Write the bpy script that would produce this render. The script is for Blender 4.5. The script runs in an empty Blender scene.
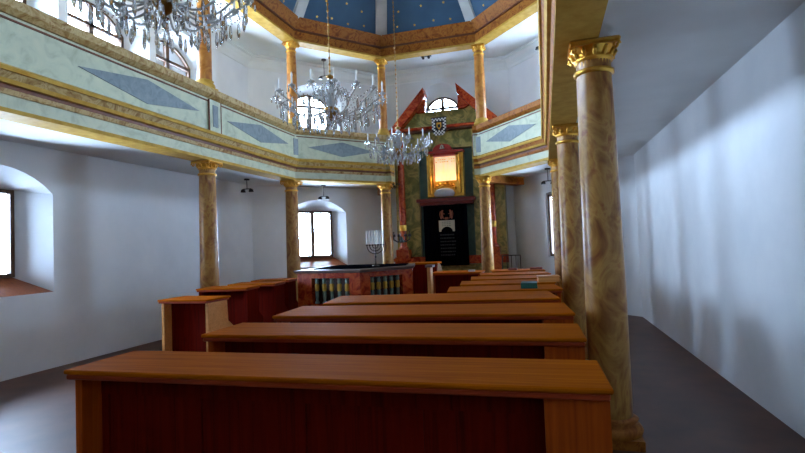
import bpy, math, random
from mathutils import Vector, Matrix
random.seed(7)
sc = bpy.context.scene
PI = math.pi

# ------------------------------------------------------------------ camera
EYE = 1.55
F_PX, PITCH, ROLL, YAW = 493.35, 0.03674, -0.03805, 0.2820
cd = bpy.data.cameras.new('camera'); cam = bpy.data.objects.new('camera', cd)
sc.collection.objects.link(cam); sc.camera = cam
fw = Vector((-math.sin(YAW)*math.cos(PITCH), math.cos(YAW)*math.cos(PITCH), math.sin(PITCH)))
r0 = Vector((math.cos(YAW), math.sin(YAW), 0)); u0 = r0.cross(fw)
rt = math.cos(ROLL)*r0 + math.sin(ROLL)*u0; up = -math.sin(ROLL)*r0 + math.cos(ROLL)*u0
m = Matrix((rt, up, -fw)).transposed().to_4x4(); m.translation = (0, 0, EYE)
cam.matrix_world = m
cd.sensor_width = 36.0; cd.lens = F_PX/805*36.0; cd.clip_start = 0.02; cd.clip_end = 200

# ------------------------------------------------------------------ world, light, exposure
SKY = 78.0
w = bpy.data.worlds.new('sky'); sc.world = w; w.use_nodes = True
bgn = w.node_tree.nodes['Background']
bgn.inputs[0].default_value = (0.52, 0.71, 1.0, 1); bgn.inputs[1].default_value = SKY
sc.view_settings.view_transform = 'Standard'; sc.view_settings.look = 'None'
sc.view_settings.exposure = 0.0; sc.view_settings.gamma = 1.0
sc.view_settings.use_curve_mapping = False

def portal(c, n, sx, sz):
    """daylight portal in a window opening: c centre, n direction into the room"""
    l = bpy.data.lights.new('daylight', 'AREA'); l.shape = 'RECTANGLE'; l.size = sx; l.size_y = sz
    l.cycles.is_portal = True
    o = bpy.data.objects.new('daylight', l); sc.collection.objects.link(o)
    o.location = c; o.rotation_euler = Vector(n).to_track_quat('-Z', 'Z').to_euler()

# ------------------------------------------------------------------ mesh helpers
class MB:
    def __init__(s): s.v = []; s.f = []; s.mi = []; s.sm = []
    def add(s, vs, fs, mi=0, smooth=False):
        b = len(s.v); s.v += [tuple(p) for p in vs]
        for f in fs: s.f.append([b+i for i in f]); s.mi.append(mi); s.sm.append(smooth)
        return s
    def box(s, x0, x1, y0, y1, z0, z1, M=None, mi=0, bev=0.0):
        if bev > 0:
            b = min(bev, (x1-x0)*.45, (y1-y0)*.45, (z1-z0)*.45)
            vs = []; idx = {}
            for i, x in enumerate((x0, x1)):
                for j, y in enumerate((y0, y1)):
                    for k, z in enumerate((z0, z1)):
                        sx, sy, sz = (1 if i == 0 else -1), (1 if j == 0 else -1), (1 if k == 0 else -1)
                        idx[(i,j,k,0)] = len(vs); vs.append(Vector((x, y+sy*b, z+sz*b)))
                        idx[(i,j,k,1)] = len(vs); vs.append(Vector((x+sx*b, y, z+sz*b)))
                        idx[(i,j,k,2)] = len(vs); vs.append(Vector((x+sx*b, y+sy*b, z)))
            fs = []
            c4 = ((0,0),(1,0),(1,1),(0,1))
            for a in (0, 1):
                fs.append([idx[(a,p,q,0)] for p, q in c4]); fs.append([idx[(p,a,q,1)] for p, q in c4]); fs.append([idx[(p,q,a,2)] for p, q in c4])
            for p, q in c4:
                fs.append([idx[(0,p,q,1)], idx[(1,p,q,1)], idx[(1,p,q,2)], idx[(0,p,q,2)]])
                fs.append([idx[(p,0,q,0)], idx[(p,1,q,0)], idx[(p,1,q,2)], idx[(p,0,q,2)]])
                fs.append([idx[(p,q,0,0)], idx[(p,q,1,0)], idx[(p,q,1,1)], idx[(p,q,0,1)]])
            for i in (0,1):
                for j in (0,1):
                    for k in (0,1): fs.append([idx[(i,j,k,t)] for t in (0,1,2)])
        else:
            vs = [Vector((x, y, z)) for z in (z0, z1) for y in (y0, y1) for x in (x0, x1)]
            fs = [(0,2,3,1),(4,5,7,6),(0,1,5,4),(2,6,7,3),(0,4,6,2),(1,3,7,5)]
        if M is not None: vs = [M @ p for p in vs]
        return s.add(vs, fs, mi)
    def prism(s, pts, ax, a0, a1, M=None, mi=0, smooth=False):
        """polygon pts in the two axes other than ax (x: yz, y: xz, z: xy), extruded a0..a1"""
        n = len(pts); vs = []
        for a in (a0, a1):
            for p, q in pts:
                vs.append(Vector({'x': (a, p, q), 'y': (p, a, q), 'z': (p, q, a)}[ax]))
        fs = [tuple(range(n)), tuple(range(2*n-1, n-1, -1))]
        b = len(s.v)
        if M is not None: vs = [M @ p for p in vs]
        s.add(vs, fs, mi)
        s.add(vs, [(i, (i+1) % n, n+(i+1) % n, n+i) for i in range(n)], mi, smooth)
        return s
    def lathe(s, prof, seg=20, M=None, mi=0, smooth=True):
        vs = []; fs = []; n = len(prof)
        for r, z in prof:
            for k in range(seg):
                a = 2*PI*k/seg; vs.append(Vector((r*math.cos(a), r*math.sin(a), z)))
        for i in range(n-1):
            for k in range(seg):
                k2 = (k+1) % seg; fs.append((i*seg+k, i*seg+k2, (i+1)*seg+k2, (i+1)*seg+k))
        if M is not None: vs = [M @ p for p in vs]
        s.add(vs, fs, mi, smooth)
        if prof[0][0] > 1e-5: s.add([vs[k] for k in range(seg)], [tuple(range(seg))[::-1]], mi)
        if prof[-1][0] > 1e-5: s.add([vs[(n-1)*seg+k] for k in range(seg)], [tuple(range(seg))], mi)
        return s
    def tube(s, pts, r, seg=8, mi=0, M=None):
        pts = [Vector(p) for p in pts]; n = len(pts); vs = []; fs = []
        rr = r if isinstance(r, (list, tuple)) else [r]*n
        last = None
        for i, p in enumerate(pts):
            t = (pts[min(i+1, n-1)]-pts[max(i-1, 0)])
            t = t.normalized() if t.length > 1e-9 else Vector((0, 0, 1))
            a = Vector((0, 0, 1)) if abs(t.z) < .9 else Vector((1, 0, 0))
            if last is not None: a = last
            u = (a - t*a.dot(t)).normalized(); last = u; v = t.cross(u)
            for k in range(seg):
                an = 2*PI*k/seg; vs.append(p+(u*math.cos(an)+v*math.sin(an))*rr[i])
        for i in range(n-1):
            for k in range(seg):
                k2 = (k+1) % seg; fs.append((i*seg+k, i*seg+k2, (i+1)*seg+k2, (i+1)*seg+k))
        if M is not None: vs = [M @ p for p in vs]
        s.add(vs, fs, mi, True)
        s.add(vs[:seg], [tuple(range(seg))[::-1]], mi); s.add(vs[-seg:], [tuple(range(seg))], mi)
        return s
    def sweep(s, line, prof, sign, mi=0):
        """closed profile (offset, z) swept along a plan polyline with mitred corners; sign -1 = right-hand side"""
        n = len(line); rows = []
        for i in range(n):
            nr = []
            for a, b in ((i-1, i), (i, i+1)):
                if a < 0 or b >= n: continue
                d = Vector(line[b])-Vector(line[a]); d.normalize(); nr.append(Vector((-d.y, d.x))*sign)
            if len(nr) == 2:
                mm = (nr[0]+nr[1]); mm = mm/mm.dot(nr[0])
            else: mm = nr[0]
            rows.append(mm)
        vs = []; k = len(prof)
        for i in range(n):
            for o, z in prof: vs.append((line[i][0]+rows[i].x*o, line[i][1]+rows[i].y*o, z))
        fs = [(i*k+j, i*k+(j+1) % k, (i+1)*k+(j+1) % k, (i+1)*k+j) for i in range(n-1) for j in range(k)]
        fs.append(tuple(range(k))); fs.append(tuple(range((n-1)*k, n*k)))
        return s.add(vs, fs, mi)
    def build(s, name, mat, parent=None, loc=None):
        me = bpy.data.meshes.new(name); me.from_pydata([tuple(v) for v in s.v], [], s.f)
        for mt in (mat if isinstance(mat, (list, tuple)) else [mat]): me.materials.append(mt)
        me.polygons.foreach_set('material_index', s.mi); me.polygons.foreach_set('use_smooth', s.sm)
        me.update()
        import bmesh
        bm = bmesh.new(); bm.from_mesh(me); bmesh.ops.recalc_face_normals(bm, faces=bm.faces); bm.to_mesh(me); bm.free()
        o = bpy.data.objects.new(name, me); sc.collection.objects.link(o)
        if parent is not None: o.parent = parent
        if loc is not None: o.location = loc
        return o

def tag(o, label=None, cat=None, group=None, kind=None):
    if label: o['label'] = label
    if cat: o['category'] = cat
    if group: o['group'] = group
    if kind: o['kind'] = kind
    return o
def empty(name, loc=(0, 0, 0), rz=0):
    o = bpy.data.objects.new(name, None); o.empty_display_size = .1; sc.collection.objects.link(o)
    o.location = loc; o.rotation_euler = (0, 0, rz); return o
def struct(o): o['kind'] = 'structure'; return o
def copy_tree(o, parent=None):
    c = o.copy(); sc.collection.objects.link(c)
    if parent is not None: c.parent = parent
    for ch in list(o.children): copy_tree(ch, c)
    return c
def T(x, y, z, rz=0): return Matrix.Translation((x, y, z)) @ Matrix.Rotation(rz, 4, 'Z')

# ------------------------------------------------------------------ materials
def lin(c): return tuple(((v/255)/12.92 if v/255 <= .04045 else (((v/255)+.055)/1.055)**2.4) for v in c)+(1,)
def base_mat(name, rough=.5, metal=0.0, spec=.5):
    mt = bpy.data.materials.new(name); mt.use_nodes = True
    nt = mt.node_tree; b = nt.nodes['Principled BSDF']
    b.inputs['Roughness'].default_value = rough; b.inputs['Metallic'].default_value = metal
    b.inputs['Specular IOR Level'].default_value = spec
    return mt, nt, b
def noise_ramp(nt, b, stops, scale=4, detail=6, dist=0.0, stretch=(1, 1, 1), rough=.55):
    tc = nt.nodes.new('ShaderNodeTexCoord'); mp = nt.nodes.new('ShaderNodeMapping'); mp.inputs['Scale'].default_value = stretch
    nz = nt.nodes.new('ShaderNodeTexNoise'); nz.inputs['Scale'].default_value = scale; nz.inputs['Detail'].default_value = detail
    nz.inputs['Roughness'].default_value = rough; nz.inputs['Distortion'].default_value = dist
    rp = nt.nodes.new('ShaderNodeValToRGB')
    nt.links.new(tc.outputs['Object'], mp.inputs[0]); nt.links.new(mp.outputs[0], nz.inputs['Vector']); nt.links.new(nz.outputs['Fac'], rp.inputs[0])
    e = rp.color_ramp.elements
    while len(e) > len(stops): e.remove(e[-1])
    while len(e) < len(stops): e.new(.5)
    for el, (p, c) in zip(e, stops): el.position = p; el.color = lin(c)
    nt.links.new(rp.outputs[0], b.inputs['Base Color'])
    return nz, rp, mp
def mnoise(name, stops, scale=4, rough=.5, metal=0.0, bump=0.0, spec=.5, **k):
    mt, nt, b = base_mat(name, rough, metal, spec)
    nz, rp, mp = noise_ramp(nt, b, stops, scale, **k)
    if bump:
        bp = nt.nodes.new('ShaderNodeBump'); bp.inputs['Strength'].default_value = bump; bp.inputs['Distance'].default_value = .02
        nt.links.new(nz.outputs['Fac'], bp.inputs['Height']); nt.links.new(bp.outputs[0], b.inputs['Normal'])
    return mt
def wood(name, c1, c2, c3, rough=.45, axis='x', spec=.3):
    st = {'x': (.35, 9, 9), 'z': (9, 9, .35), 'y': (9, .35, 9)}[axis]
    return mnoise(name, [(.3, c1), (.5, c2), (.72, c3)], scale=3.2, rough=rough, dist=1.2, stretch=st, detail=5, spec=spec)
def plain(name, c, rough=.5, metal=0.0):
    return mnoise(name, [(.3, tuple(v*.93 for v in c)), (.7, c)], scale=6, rough=rough, metal=metal)

M = {}
M['plaster'] = mnoise('white_plaster', [(.3, (216, 219, 221)), (.7, (226, 228, 229))], scale=2.0, rough=.9, bump=.05)
M['ceil_plaster'] = mnoise('ceiling_plaster', [(.3, (216, 217, 214)), (.7, (224, 225, 222))], scale=2.0, rough=.9)
M['floor'] = mnoise('floor_stone', [(.3, (72, 40, 26)), (.7, (96, 56, 36))], scale=3, rough=.5)
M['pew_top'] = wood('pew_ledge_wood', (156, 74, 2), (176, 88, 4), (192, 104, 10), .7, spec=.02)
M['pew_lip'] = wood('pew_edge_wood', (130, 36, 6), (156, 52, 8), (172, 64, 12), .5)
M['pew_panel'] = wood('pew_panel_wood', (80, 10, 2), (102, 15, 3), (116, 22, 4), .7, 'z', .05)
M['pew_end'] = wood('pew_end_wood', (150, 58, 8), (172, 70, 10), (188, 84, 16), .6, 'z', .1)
M['light_wood'] = wood('light_wood', (200, 130, 64), (214, 146, 78), (224, 158, 90), .5)
M['dark_wood'] = wood('dark_brown_wood', (46, 26, 16), (60, 34, 20), (74, 44, 26), .4)
M['col_low'] = mnoise('ochre_marbled_shaft', [(.30, (118, 62, 24)), (.42, (156, 104, 46)), (.55, (184, 138, 68)), (.68, (150, 84, 40)), (.8, (190, 148, 82))], scale=3.2, rough=.33, spec=.4, dist=1.8, stretch=(1.2, 1.2, .8))
M['col_up'] = mnoise('brown_marbled_shaft', [(.30, (132, 66, 18)), (.45, (176, 108, 38)), (.6, (196, 134, 58)), (.75, (156, 82, 30))], scale=3.6, rough=.35, spec=.4, dist=1.8)
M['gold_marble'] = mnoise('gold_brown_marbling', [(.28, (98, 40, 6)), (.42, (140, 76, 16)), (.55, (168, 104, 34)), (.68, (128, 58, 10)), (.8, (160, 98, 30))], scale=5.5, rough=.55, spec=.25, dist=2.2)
M['orange_marble'] = mnoise('orange_brown_marbling', [(.28, (116, 48, 14)), (.45, (160, 88, 28)), (.6, (188, 122, 48)), (.75, (128, 60, 20))], scale=6, rough=.4, dist=2.2)
M['gold_line'] = mnoise('gilded_moulding', [(.3, (180, 136, 50)), (.7, (206, 166, 78))], scale=8, rough=.6, spec=.15)
M['gold'] = mnoise('gilding', [(.3, (206, 140, 40)), (.7, (240, 190, 84))], scale=9, rough=.3, metal=.8)
M['tan_marble'] = mnoise('tan_marbling', [(.28, (124, 82, 36)), (.42, (166, 132, 78)), (.55, (196, 170, 118)), (.68, (150, 108, 60)), (.8, (184, 156, 104))], scale=5.5, rough=.5, spec=.3, dist=2.2)
M['brown_line'] = mnoise('brown_moulding', [(.3, (92, 44, 18)), (.7, (120, 66, 30))], scale=8, rough=.45)
M['pale_green'] = mnoise('pale_green_marbling', [(.3, (172, 176, 146)), (.5, (194, 198, 168)), (.7, (204, 204, 172))], scale=4, rough=.5, dist=1.6)
M['blue_marble'] = mnoise('blue_marbling', [(.3, (104, 116, 120)), (.5, (122, 134, 136)), (.7, (134, 144, 144))], scale=7, rough=.5, dist=1.5)
M['green_marble'] = mnoise('olive_green_marbling', [(.28, (100, 98, 40)), (.45, (132, 126, 60)), (.58, (186, 164, 88)), (.72, (116, 116, 60))], scale=2.6, rough=.35, dist=2.6)
M['teal'] = mnoise('dark_teal_marbling', [(.3, (60, 88, 76)), (.7, (80, 110, 94))], scale=3, rough=.4, dist=1.5)
M['red_marble'] = mnoise('red_marbling', [(.28, (104, 22, 6)), (.45, (156, 48, 16)), (.6, (184, 82, 36)), (.75, (130, 32, 10))], scale=5, rough=.25, dist=2.4)
M['red_dark'] = mnoise('dark_red_lacquer', [(.3, (150, 26, 12)), (.7, (186, 44, 22))], scale=5, rough=.3)
M['red_shelf'] = mnoise('shelf_red_lacquer', [(.3, (96, 20, 8)), (.7, (126, 34, 14))], scale=5, rough=.4)
M['coping'] = mnoise('grey_brown_coping', [(.3, (100, 76, 66)), (.7, (128, 104, 94))], scale=4, rough=.45, spec=.25)
M['dome'] = mnoise('blue_dome_paint', [(.3, (50, 80, 104)), (.7, (62, 94, 118))], scale=1.4, rough=.75)
M['rib'] = mnoise('cream_rib_paint', [(.3, (186, 186, 180)), (.7, (204, 203, 196))], scale=3, rough=.7)
M['frame'] = wood('window_frame_wood', (66, 44, 30), (84, 58, 40), (98, 70, 50), .5, 'z')
M['sill'] = wood('sill_wood', (108, 54, 28), (128, 68, 36), (140, 78, 44), .3)
M['black'] = plain('black_metal', (26, 24, 24), .4, .3)
M['cloth_black'] = mnoise('black_velvet', [(.3, (7, 8, 14)), (.7, (12, 14, 22))], scale=20, rough=.95, spec=0, stretch=(6, 1, .4))
M['white'] = plain('white_paint', (232, 230, 224), .5)
M['cream'] = plain('cream_satin', (206, 196, 168), .6)
M['dim_thread'] = plain('dim_grey_thread', (46, 50, 52), .7)
M['lion'] = plain('russet_embroidery', (150, 78, 48), .6)
M['cloth_white'] = plain('white_cloth', (214, 216, 222), .8)
M['green_book'] = plain('green_cloth_cover', (20, 92, 76), .6)
M['red_book'] = plain('russet_cover', (128, 50, 34), .6)
M['paper'] = plain('paper_pages', (216, 206, 184), .8)
M['brass'] = mnoise('aged_brass', [(.3, (120, 84, 34)), (.7, (164, 122, 58))], scale=10, rough=.3, metal=.9)
M['silver'] = plain('silver_metal', (176, 180, 186), .25, .9)
M['bal_green'] = mnoise('green_marbled_baluster', [(.3, (84, 104, 92)), (.7, (128, 146, 128))], scale=9, rough=.3)
def glass(name, tint=(1, 1, 1), rough=.02, trans=.9, fres=1.45):
    mt, nt, b = base_mat(name, rough)
    b.inputs['Base Color'].default_value = (*tint, 1); b.inputs['Transmission Weight'].default_value = trans
    b.inputs['IOR'].default_value = fres
    return mt
mt = bpy.data.materials.new('cut_crystal'); mt.use_nodes = True; nt = mt.node_tree; nt.nodes.clear()
_o = nt.nodes.new('ShaderNodeOutputMaterial'); _m = nt.nodes.new('ShaderNodeMixShader'); _t = nt.nodes.new('ShaderNodeBsdfGlass'); _g = nt.nodes.new('ShaderNodeBsdfGlossy')
_t.inputs['IOR'].default_value = 1.6; _g.inputs['Roughness'].default_value = .12; _m.inputs[0].default_value = .45
nt.links.new(_t.outputs[0], _m.inputs[1]); nt.links.new(_g.outputs[0], _m.inputs[2]); nt.links.new(_m.outputs[0], _o.inputs[0])
M['crystal'] = mt
M['arm_glass'] = glass('clear_glass', (.50, .49, .46), .1, .35, 1.5)
mt = bpy.data.materials.new('window_glass'); mt.use_nodes = True; nt = mt.node_tree; nt.nodes.clear()
_o = nt.nodes.new('ShaderNodeOutputMaterial'); _m = nt.nodes.new('ShaderNodeMixShader'); _t = nt.nodes.new('ShaderNodeBsdfTransparent'); _g = nt.nodes.new('ShaderNodeBsdfGlossy')
_f = nt.nodes.new('ShaderNodeFresnel'); _f.inputs[0].default_value = 1.3; _g.inputs['Roughness'].default_value = .02
nt.links.new(_f.outputs[0], _m.inputs[0]); nt.links.new(_t.outputs[0], _m.inputs[1]); nt.links.new(_g.outputs[0], _m.inputs[2]); nt.links.new(_m.outputs[0], _o.inputs[0])
M['pane'] = mt
mt, nt, b = base_mat('lamp_lit_panel', .6)
noise_ramp(nt, b, [(.3, (235, 190, 110)), (.7, (255, 236, 180))], scale=4, stretch=(5, 1, .6))
b.inputs['Emission Color'].default_value = (1, .80, .50, 1); b.inputs['Emission Strength'].default_value = .7
M['lit'] = mt

# ------------------------------------------------------------------ plan (metres; x across the room, y towards the ark)
CX = -2.53
C0 = (-5.36, 6.95); C1 = (-5.36, 9.78); C2 = (-3.74, 11.54); C3 = (-1.32, 11.54); C4 = (0.30, 9.78); C5 = (0.41, 6.95); C6 = (0.42, 4.11)
YB = -1.5
LB = (-5.36, YB); RB = (0.45, YB)
K1 = (-6.76, 10.36); K2 = (-4.32, 12.94); K3 = (-.74, 12.94); K4 = (1.70, 10.36)
WL = (-6.76, YB-.5); WR = (1.85, YB-.5)
ZG, ZP, ZC, ZW = 3.05, 4.22, 6.15, 6.28        # gallery underside, parapet top, cornice underside, upper ceiling

# floor
mb = MB(); mb.prism([WL, WR, K4, K3, K2, K1], 'z', -.15, 0); struct(mb.build('floor', M['floor']))

# ---- walls with deep window niches
win_no = [0]
def arch_pts(u0, u1, z0, zs, rise, n=12):
    """opening outline: up the left, over the arch, down the right"""
    c = (u0+u1)/2; hw = (u1-u0)/2; pts = []
    for i in range(n+1):
        a = PI - PI*i/n if rise >= hw*.98 else None
        if a is not None: pts.append((c+hw*math.cos(a), zs+rise*math.sin(a)))
        else:
            t = -1+2*i/n; R = (hw*hw+rise*rise)/(2*rise)
            pts.append((c+hw*t, zs+math.sqrt(R*R-(hw*t)**2)-(R-rise)))
    return pts
def make_window(a, d, nrm, u0, u1, z0, zs, rise, depth, lattice, arched):
    """frame and glass standing at the outer end of a niche"""
    win_no[0] += 1
    root = empty('window_%d' % win_no[0], (a.x, a.y, 0)); struct(root)
    ang = math.atan2(d.y, d.x)
    root.rotation_euler = (0, 0, ang)
    # local x along wall, local y = outward
    Mo = Matrix.Identity(4)
    yy0, yy1 = depth-.06, depth+.02
    sgn = 1 if Vector((-d.y, d.x)).dot(nrm) < 0 else -1        # outward = -inward normal
    def Y(v): return sorted((sgn*v[0], sgn*v[1]))
    ya, yb = Y((yy0, yy1))
    out = [(u0, z0)]+arch_pts(u0, u1, z0, zs, rise)+[(u1, z0)] if arched else [(u0, z0), (u0, zs), (u1, zs), (u1, z0)]
    t = .055
    inn = ([(u0+t, z0+t)]+arch_pts(u0+t, u1-t, z0, zs, rise-t*.8)+[(u1-t, z0+t)]) if arched else [(u0+t, z0+t), (u0+t, zs-t), (u1-t, zs-t), (u1-t, z0+t)]
    f = MB(); n = len(out)
    for i in range(n):
        j = (i+1) % n
        vs = [(out[i][0], ya, out[i][1]), (out[j][0], ya, out[j][1]), (inn[j][0], ya, inn[j][1]), (inn[i][0], ya, inn[i][1])]
        vs += [(x, yb, z) for x, y, z in vs]
        f.add(vs, [(0,1,2,3),(4,5,6,7),(0,1,5,4),(2,3,7,6)])
    cu = (u0+u1)/2
    f.box(cu-.045, cu+.045, ya, yb, z0+t, (zs+rise-t) if arched else zs-t)
    if arched: f.box(u0+t, u1-t, ya, yb, max(zs, z0+.22)-.07, max(zs, z0+.22)-.01)
    f.build('window_frame', M['frame'], root)
    p = MB(); yc = (ya+yb)/2
    p.prism(inn, 'y', yc-.003, yc+.003); p.build('window_pane', M['pane'], root)
    if lattice:
        g = MB(); yo = sgn*(depth+.16)
        x = u0+.1
        while x < u1-.05: g.tube([(x, yo, z0-.1), (x, yo, zs+.1)], .004, 6); x += .14
        z = z0+.1
        while z < zs: g.tube([(u0-.1, yo, z), (u1+.1, yo, z)], .004, 6); z += .2
        g.build('window_grille', M['silver'], root)
    return root

def wall_piece(mb, a, b, z0, z1, ops, nrm):
    """mb: one room-side skin between plan points a,b with niches; ops: (u0,u1,z0,zs,rise | inner u0,u1,z0,zs,rise | depth, lattice)"""
    a = Vector(a); b = Vector(b); L = (b-a).length; d = (b-a)/L; nrm = Vector(nrm)
    def P(u, z, dep=0): q = a+d*u-nrm*dep; return (q.x, q.y, z)
    def quad(u0, u1, za, zb):
        if u1-u0 > 1e-4 and zb-za > 1e-4: mb.add([P(u0, za), P(u1, za), P(u1, zb), P(u0, zb)], [(0,1,2,3)])
    cur = 0
    for o in sorted(ops, key=lambda o: o['o'][0]):
        u0, u1, oz0, ozs, orise = o['o']; quad(cur, u0, z0, z1); cur = u1
        quad(u0, u1, z0, oz0)
        ap = arch_pts(u0, u1, oz0, ozs, orise)
        for p, q in zip(ap[:-1], ap[1:]):
            mb.add([P(*p), P(*q), P(q[0], z1), P(p[0], z1)], [(0,1,2,3)])
        outl = [(u0, oz0)]+ap+[(u1, oz0)]
        iu0, iu1, iz0, izs, irise = o['i']; dep = o['d']
        ia = arch_pts(iu0, iu1, iz0, izs, irise) if o['arched'] else [(iu0+(iu1-iu0)*k/12, izs) for k in range(13)]
        inl = [(iu0, iz0)]+ia+[(iu1, iz0)]
        n = len(outl)
        for i in range(n-1):
            mb.add([P(*outl[i]), P(*outl[i+1]), P(*inl[i+1], dep), P(*inl[i], dep)], [(0,1,2,3)], 0, 1 <= i < n-2)
        # sill board
        mb.add([P(*outl[0]), P(*outl[-1]), P(*inl[-1], dep), P(*inl[0], dep)], [(0,1,2,3)], 1 if o.get('sill') else 0)
        make_window(a, d, nrm, iu0, iu1, iz0, izs, irise, dep, o['lat'], o['arched'])
        c = a+d*((iu0+iu1)/2)-nrm*(dep+.3)
        portal((c.x, c.y, (iz0+izs+(irise if o['arched'] else 0))/2), (nrm.x, nrm.y, 0), (iu1-iu0)*1.25, (izs+(irise if o['arched'] else 0)-iz0)*1.25)
    quad(cur, L, z0, z1)

def low_op(c, sill=True, lat=True):
    return dict(o=(c-.78, c+.78, 1.07, 2.46, .33), i=(c-.55, c+.56, 1.30, 2.53, .1), d=.5, lat=lat, arched=False, sill=sill)
def up_op(c):
    return dict(o=(c-.72, c+.72, 4.2, 5.45, .36), i=(c-.52, c+.52, 4.45, 5.36, .28), d=.5, lat=False, arched=True)
ZT = 6.45; ZM = 3.2
S2 = math.sqrt(.5)
def nin(a, b):   # inward normal
    d = (Vector(b)-Vector(a)).normalized(); n = Vector((-d.y, d.x)); c = Vector((CX, 5.5))
    return n if n.dot(c-Vector(a)) > 0 else -n
def build_wall(name, a, b, low, upp):
    mb = MB(); n = nin(a, b)
    wall_piece(mb, a, b, 0, ZM, low, n); wall_piece(mb, a, b, ZM, ZT, upp, n)
    return struct(mb.build(name, [M['plaster'], M['sill']]))
UW = 1.68
build_wall('wall_left_diagonal', K1, K2, [low_op(UW)], [up_op(UW+.03)])
back_op = dict(o=(4.32-2.57-.53, 4.32-2.57+.53, 5.03, 5.45, .42), i=(4.32-2.57-.50, 4.32-2.57+.50, 5.08, 5.12, .45), d=.4, lat=False, arched=True)
build_wall('wall_ark', K2, K3, [], [back_op])
build_wall('wall_right_diagonal', K4, K3, [dict(o=(1.72, 2.42, 1.13, 2.62, .06), i=(1.74, 2.40, 1.15, 2.60, .05), d=.10, lat=False, arched=False, sill=False)], [up_op(UW)])
build_wall('wall_left', WL, K1, [low_op(c) for c in (6.6,)], [dict(o=(c-.80, c+.80, 4.2, 5.55, .38), i=(c-.66, c+.66, 4.4, 5.5, .34), d=.5, lat=False, arched=True) for c in (3.2, 4.95, 6.7, 8.45, 10.2)])  # unseen upper row: windows added and enlarged to brighten the upper right wall
build_wall('wall_right', WR, K4, [], [up_op(c) for c in (6.4,)])
build_wall('wall_rear', WL, WR, [], [])

# ---- ceilings of the aisle (upper and under the gallery), dome
def ring_slab(mb, ring, wall, z0, z1, mi=0):
    for i in range(len(ring)-1):
        mb.prism([ring[i], ring[i+1], wall[i+1], wall[i]], 'z', z0, z1, mi=mi)
WLm = [(-6.74, YB-.48), (-6.74, 6.95), (-6.745, 10.35), (-4.315, 12.92)]
WRm = [(-.745, 12.92), (1.69, 10.35), (1.75, 6.95), (1.80, 4.11), (1.84, YB-.48)]
full = [LB, C0, C1, C2, C3, C4, C5, C6, RB]
wallfull = [(-6.75, YB-.48), (-6.75, 6.95), (-6.75, 10.36), (-4.32, 12.93), (-.74, 12.93), (1.69, 10.36), (1.75, 6.95), (1.79, 4.11), (1.84, YB-.48)]
mb = MB(); ring_slab(mb, full, wallfull, ZW, ZW+.14)
mb.box(-6.75, 1.84, YB-.48, YB+.02, ZW, ZW+.14)
struct(mb.build('ceiling', M['ceil_plaster']))
# cove moulding under the upper ceiling
cv = [(0, 5.98), (.02, 5.98), (.03, 6.05), (.07, 6.14), (.14, 6.20), (.16, 6.20), (.16, 6.235), (.20, 6.235), (.20, 6.28), (0, 6.28)]
mb = MB(); mb.sweep([WL, K1, K2, K3, K4, WR], cv, -1)
struct(mb.build('trim_1', M['ceil_plaster']))

# upper cornice of the dome ring
C1U = (-5.28, 9.80)
full_c = [LB, C0, C1U, C2, C3, C4, C5, C6, RB]
mb = MB()
mb.sweep(full_c, [(-.12, 6.15), (.16, 6.15), (.16, 6.19), (-.12, 6.19)], -1, 1)
mb.sweep(full_c, [(-.12, 6.19), (.13, 6.19), (.13, 6.39), (-.12, 6.39)], -1, 0)
mb.sweep(full_c, [(-.12, 6.39), (.17, 6.39), (.17, 6.425), (-.12, 6.425)], -1, 2)
mb.sweep(full_c, [(-.12, 6.425), (.15, 6.425), (.22, 6.55), (.27, 6.66), (-.12, 6.66)], -1, 0)
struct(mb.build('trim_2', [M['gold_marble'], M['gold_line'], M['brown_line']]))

# dome: cloister vault over the ring, painted stars, ribs
A1 = (CX, 8.55); A2 = (CX, 1.3)
ends = [LB, C0, C1U, C2, C3, C4, C5, C6, RB]
tops = [A2, A1, A1, A1, A1, A1, A1, A2, A2]
tops = [(CX, YB), (CX, 6.95), A1, A1, A1, A1, (CX, 6.95), (CX, 4.11), (CX, YB)]
Z0D = 6.60
def dz(t): return Z0D+4.05*(t-.35*t*t)
def inset(p, k): # ring point moved inwards by k
    c = Vector((CX, min(p[1], 8.55) if p in (LB, C0, C5, C6, RB) else 8.55)); v = Vector(p); dd = (c-v).normalized()
    return v+dd*k
def dome_pt(i, t):
    a = inset(ends[i], .16); b = Vector(tops[i]); q = a.lerp(b, t); return Vector((q.x, q.y, dz(t)))
mb = MB(); NT = 14
for i in range(len(ends)-1):
    vs = []; 
    for k in range(NT+1):
        vs += [dome_pt(i, k/NT), dome_pt(i+1, k/NT)]
    th = [v+Vector((0, 0, .10)) for v in vs]
    fs = [(2*k, 2*k+1, 2*k+3, 2*k+2) for k in range(NT)]
    mb.add(vs, fs, 0, True); mb.add(th, fs, 0, True)
# stars: small gilded five pointed shapes on each face
for i in range(1, 6):
    rnd = random.Random(i*13+4)
    for row in range(1, 7):
        t = row*.075-.03
        p0, p1 = dome_pt(i, t), dome_pt(i+1, t); q0, q1 = dome_pt(i, t+.02), dome_pt(i+1, t+.02)
        ncol = 4 if row % 2 else 3
        for c in range(ncol):
            s = (c+.5+rnd.uniform(-.12, .12)+(0 if row % 2 else .0))/ncol; s = .12+.76*s
            ctr = p0.lerp(p1, s); e1 = (p1-p0).normalized(); e2 = (q0.lerp(q1, s)-ctr).normalized(); nn = e1.cross(e2).normalized()
            if nn.z > 0: nn = -nn
            ctr = ctr+nn*.006+e2*rnd.uniform(-.05, .05)
            pts = []
            for k in range(10):
                rr = .036 if k % 2 == 0 else .016; an = PI*k/5+PI/2
                pts.append(ctr+e1*rr*math.cos(an)+e2*rr*math.sin(an))
            mb.add(pts+[ctr+nn*.004], [(k, (k+1) % 10, 10) for k in range(10)], 1)
struct(mb.build('ceiling', [M['dome'], M['gold']]))
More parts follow.
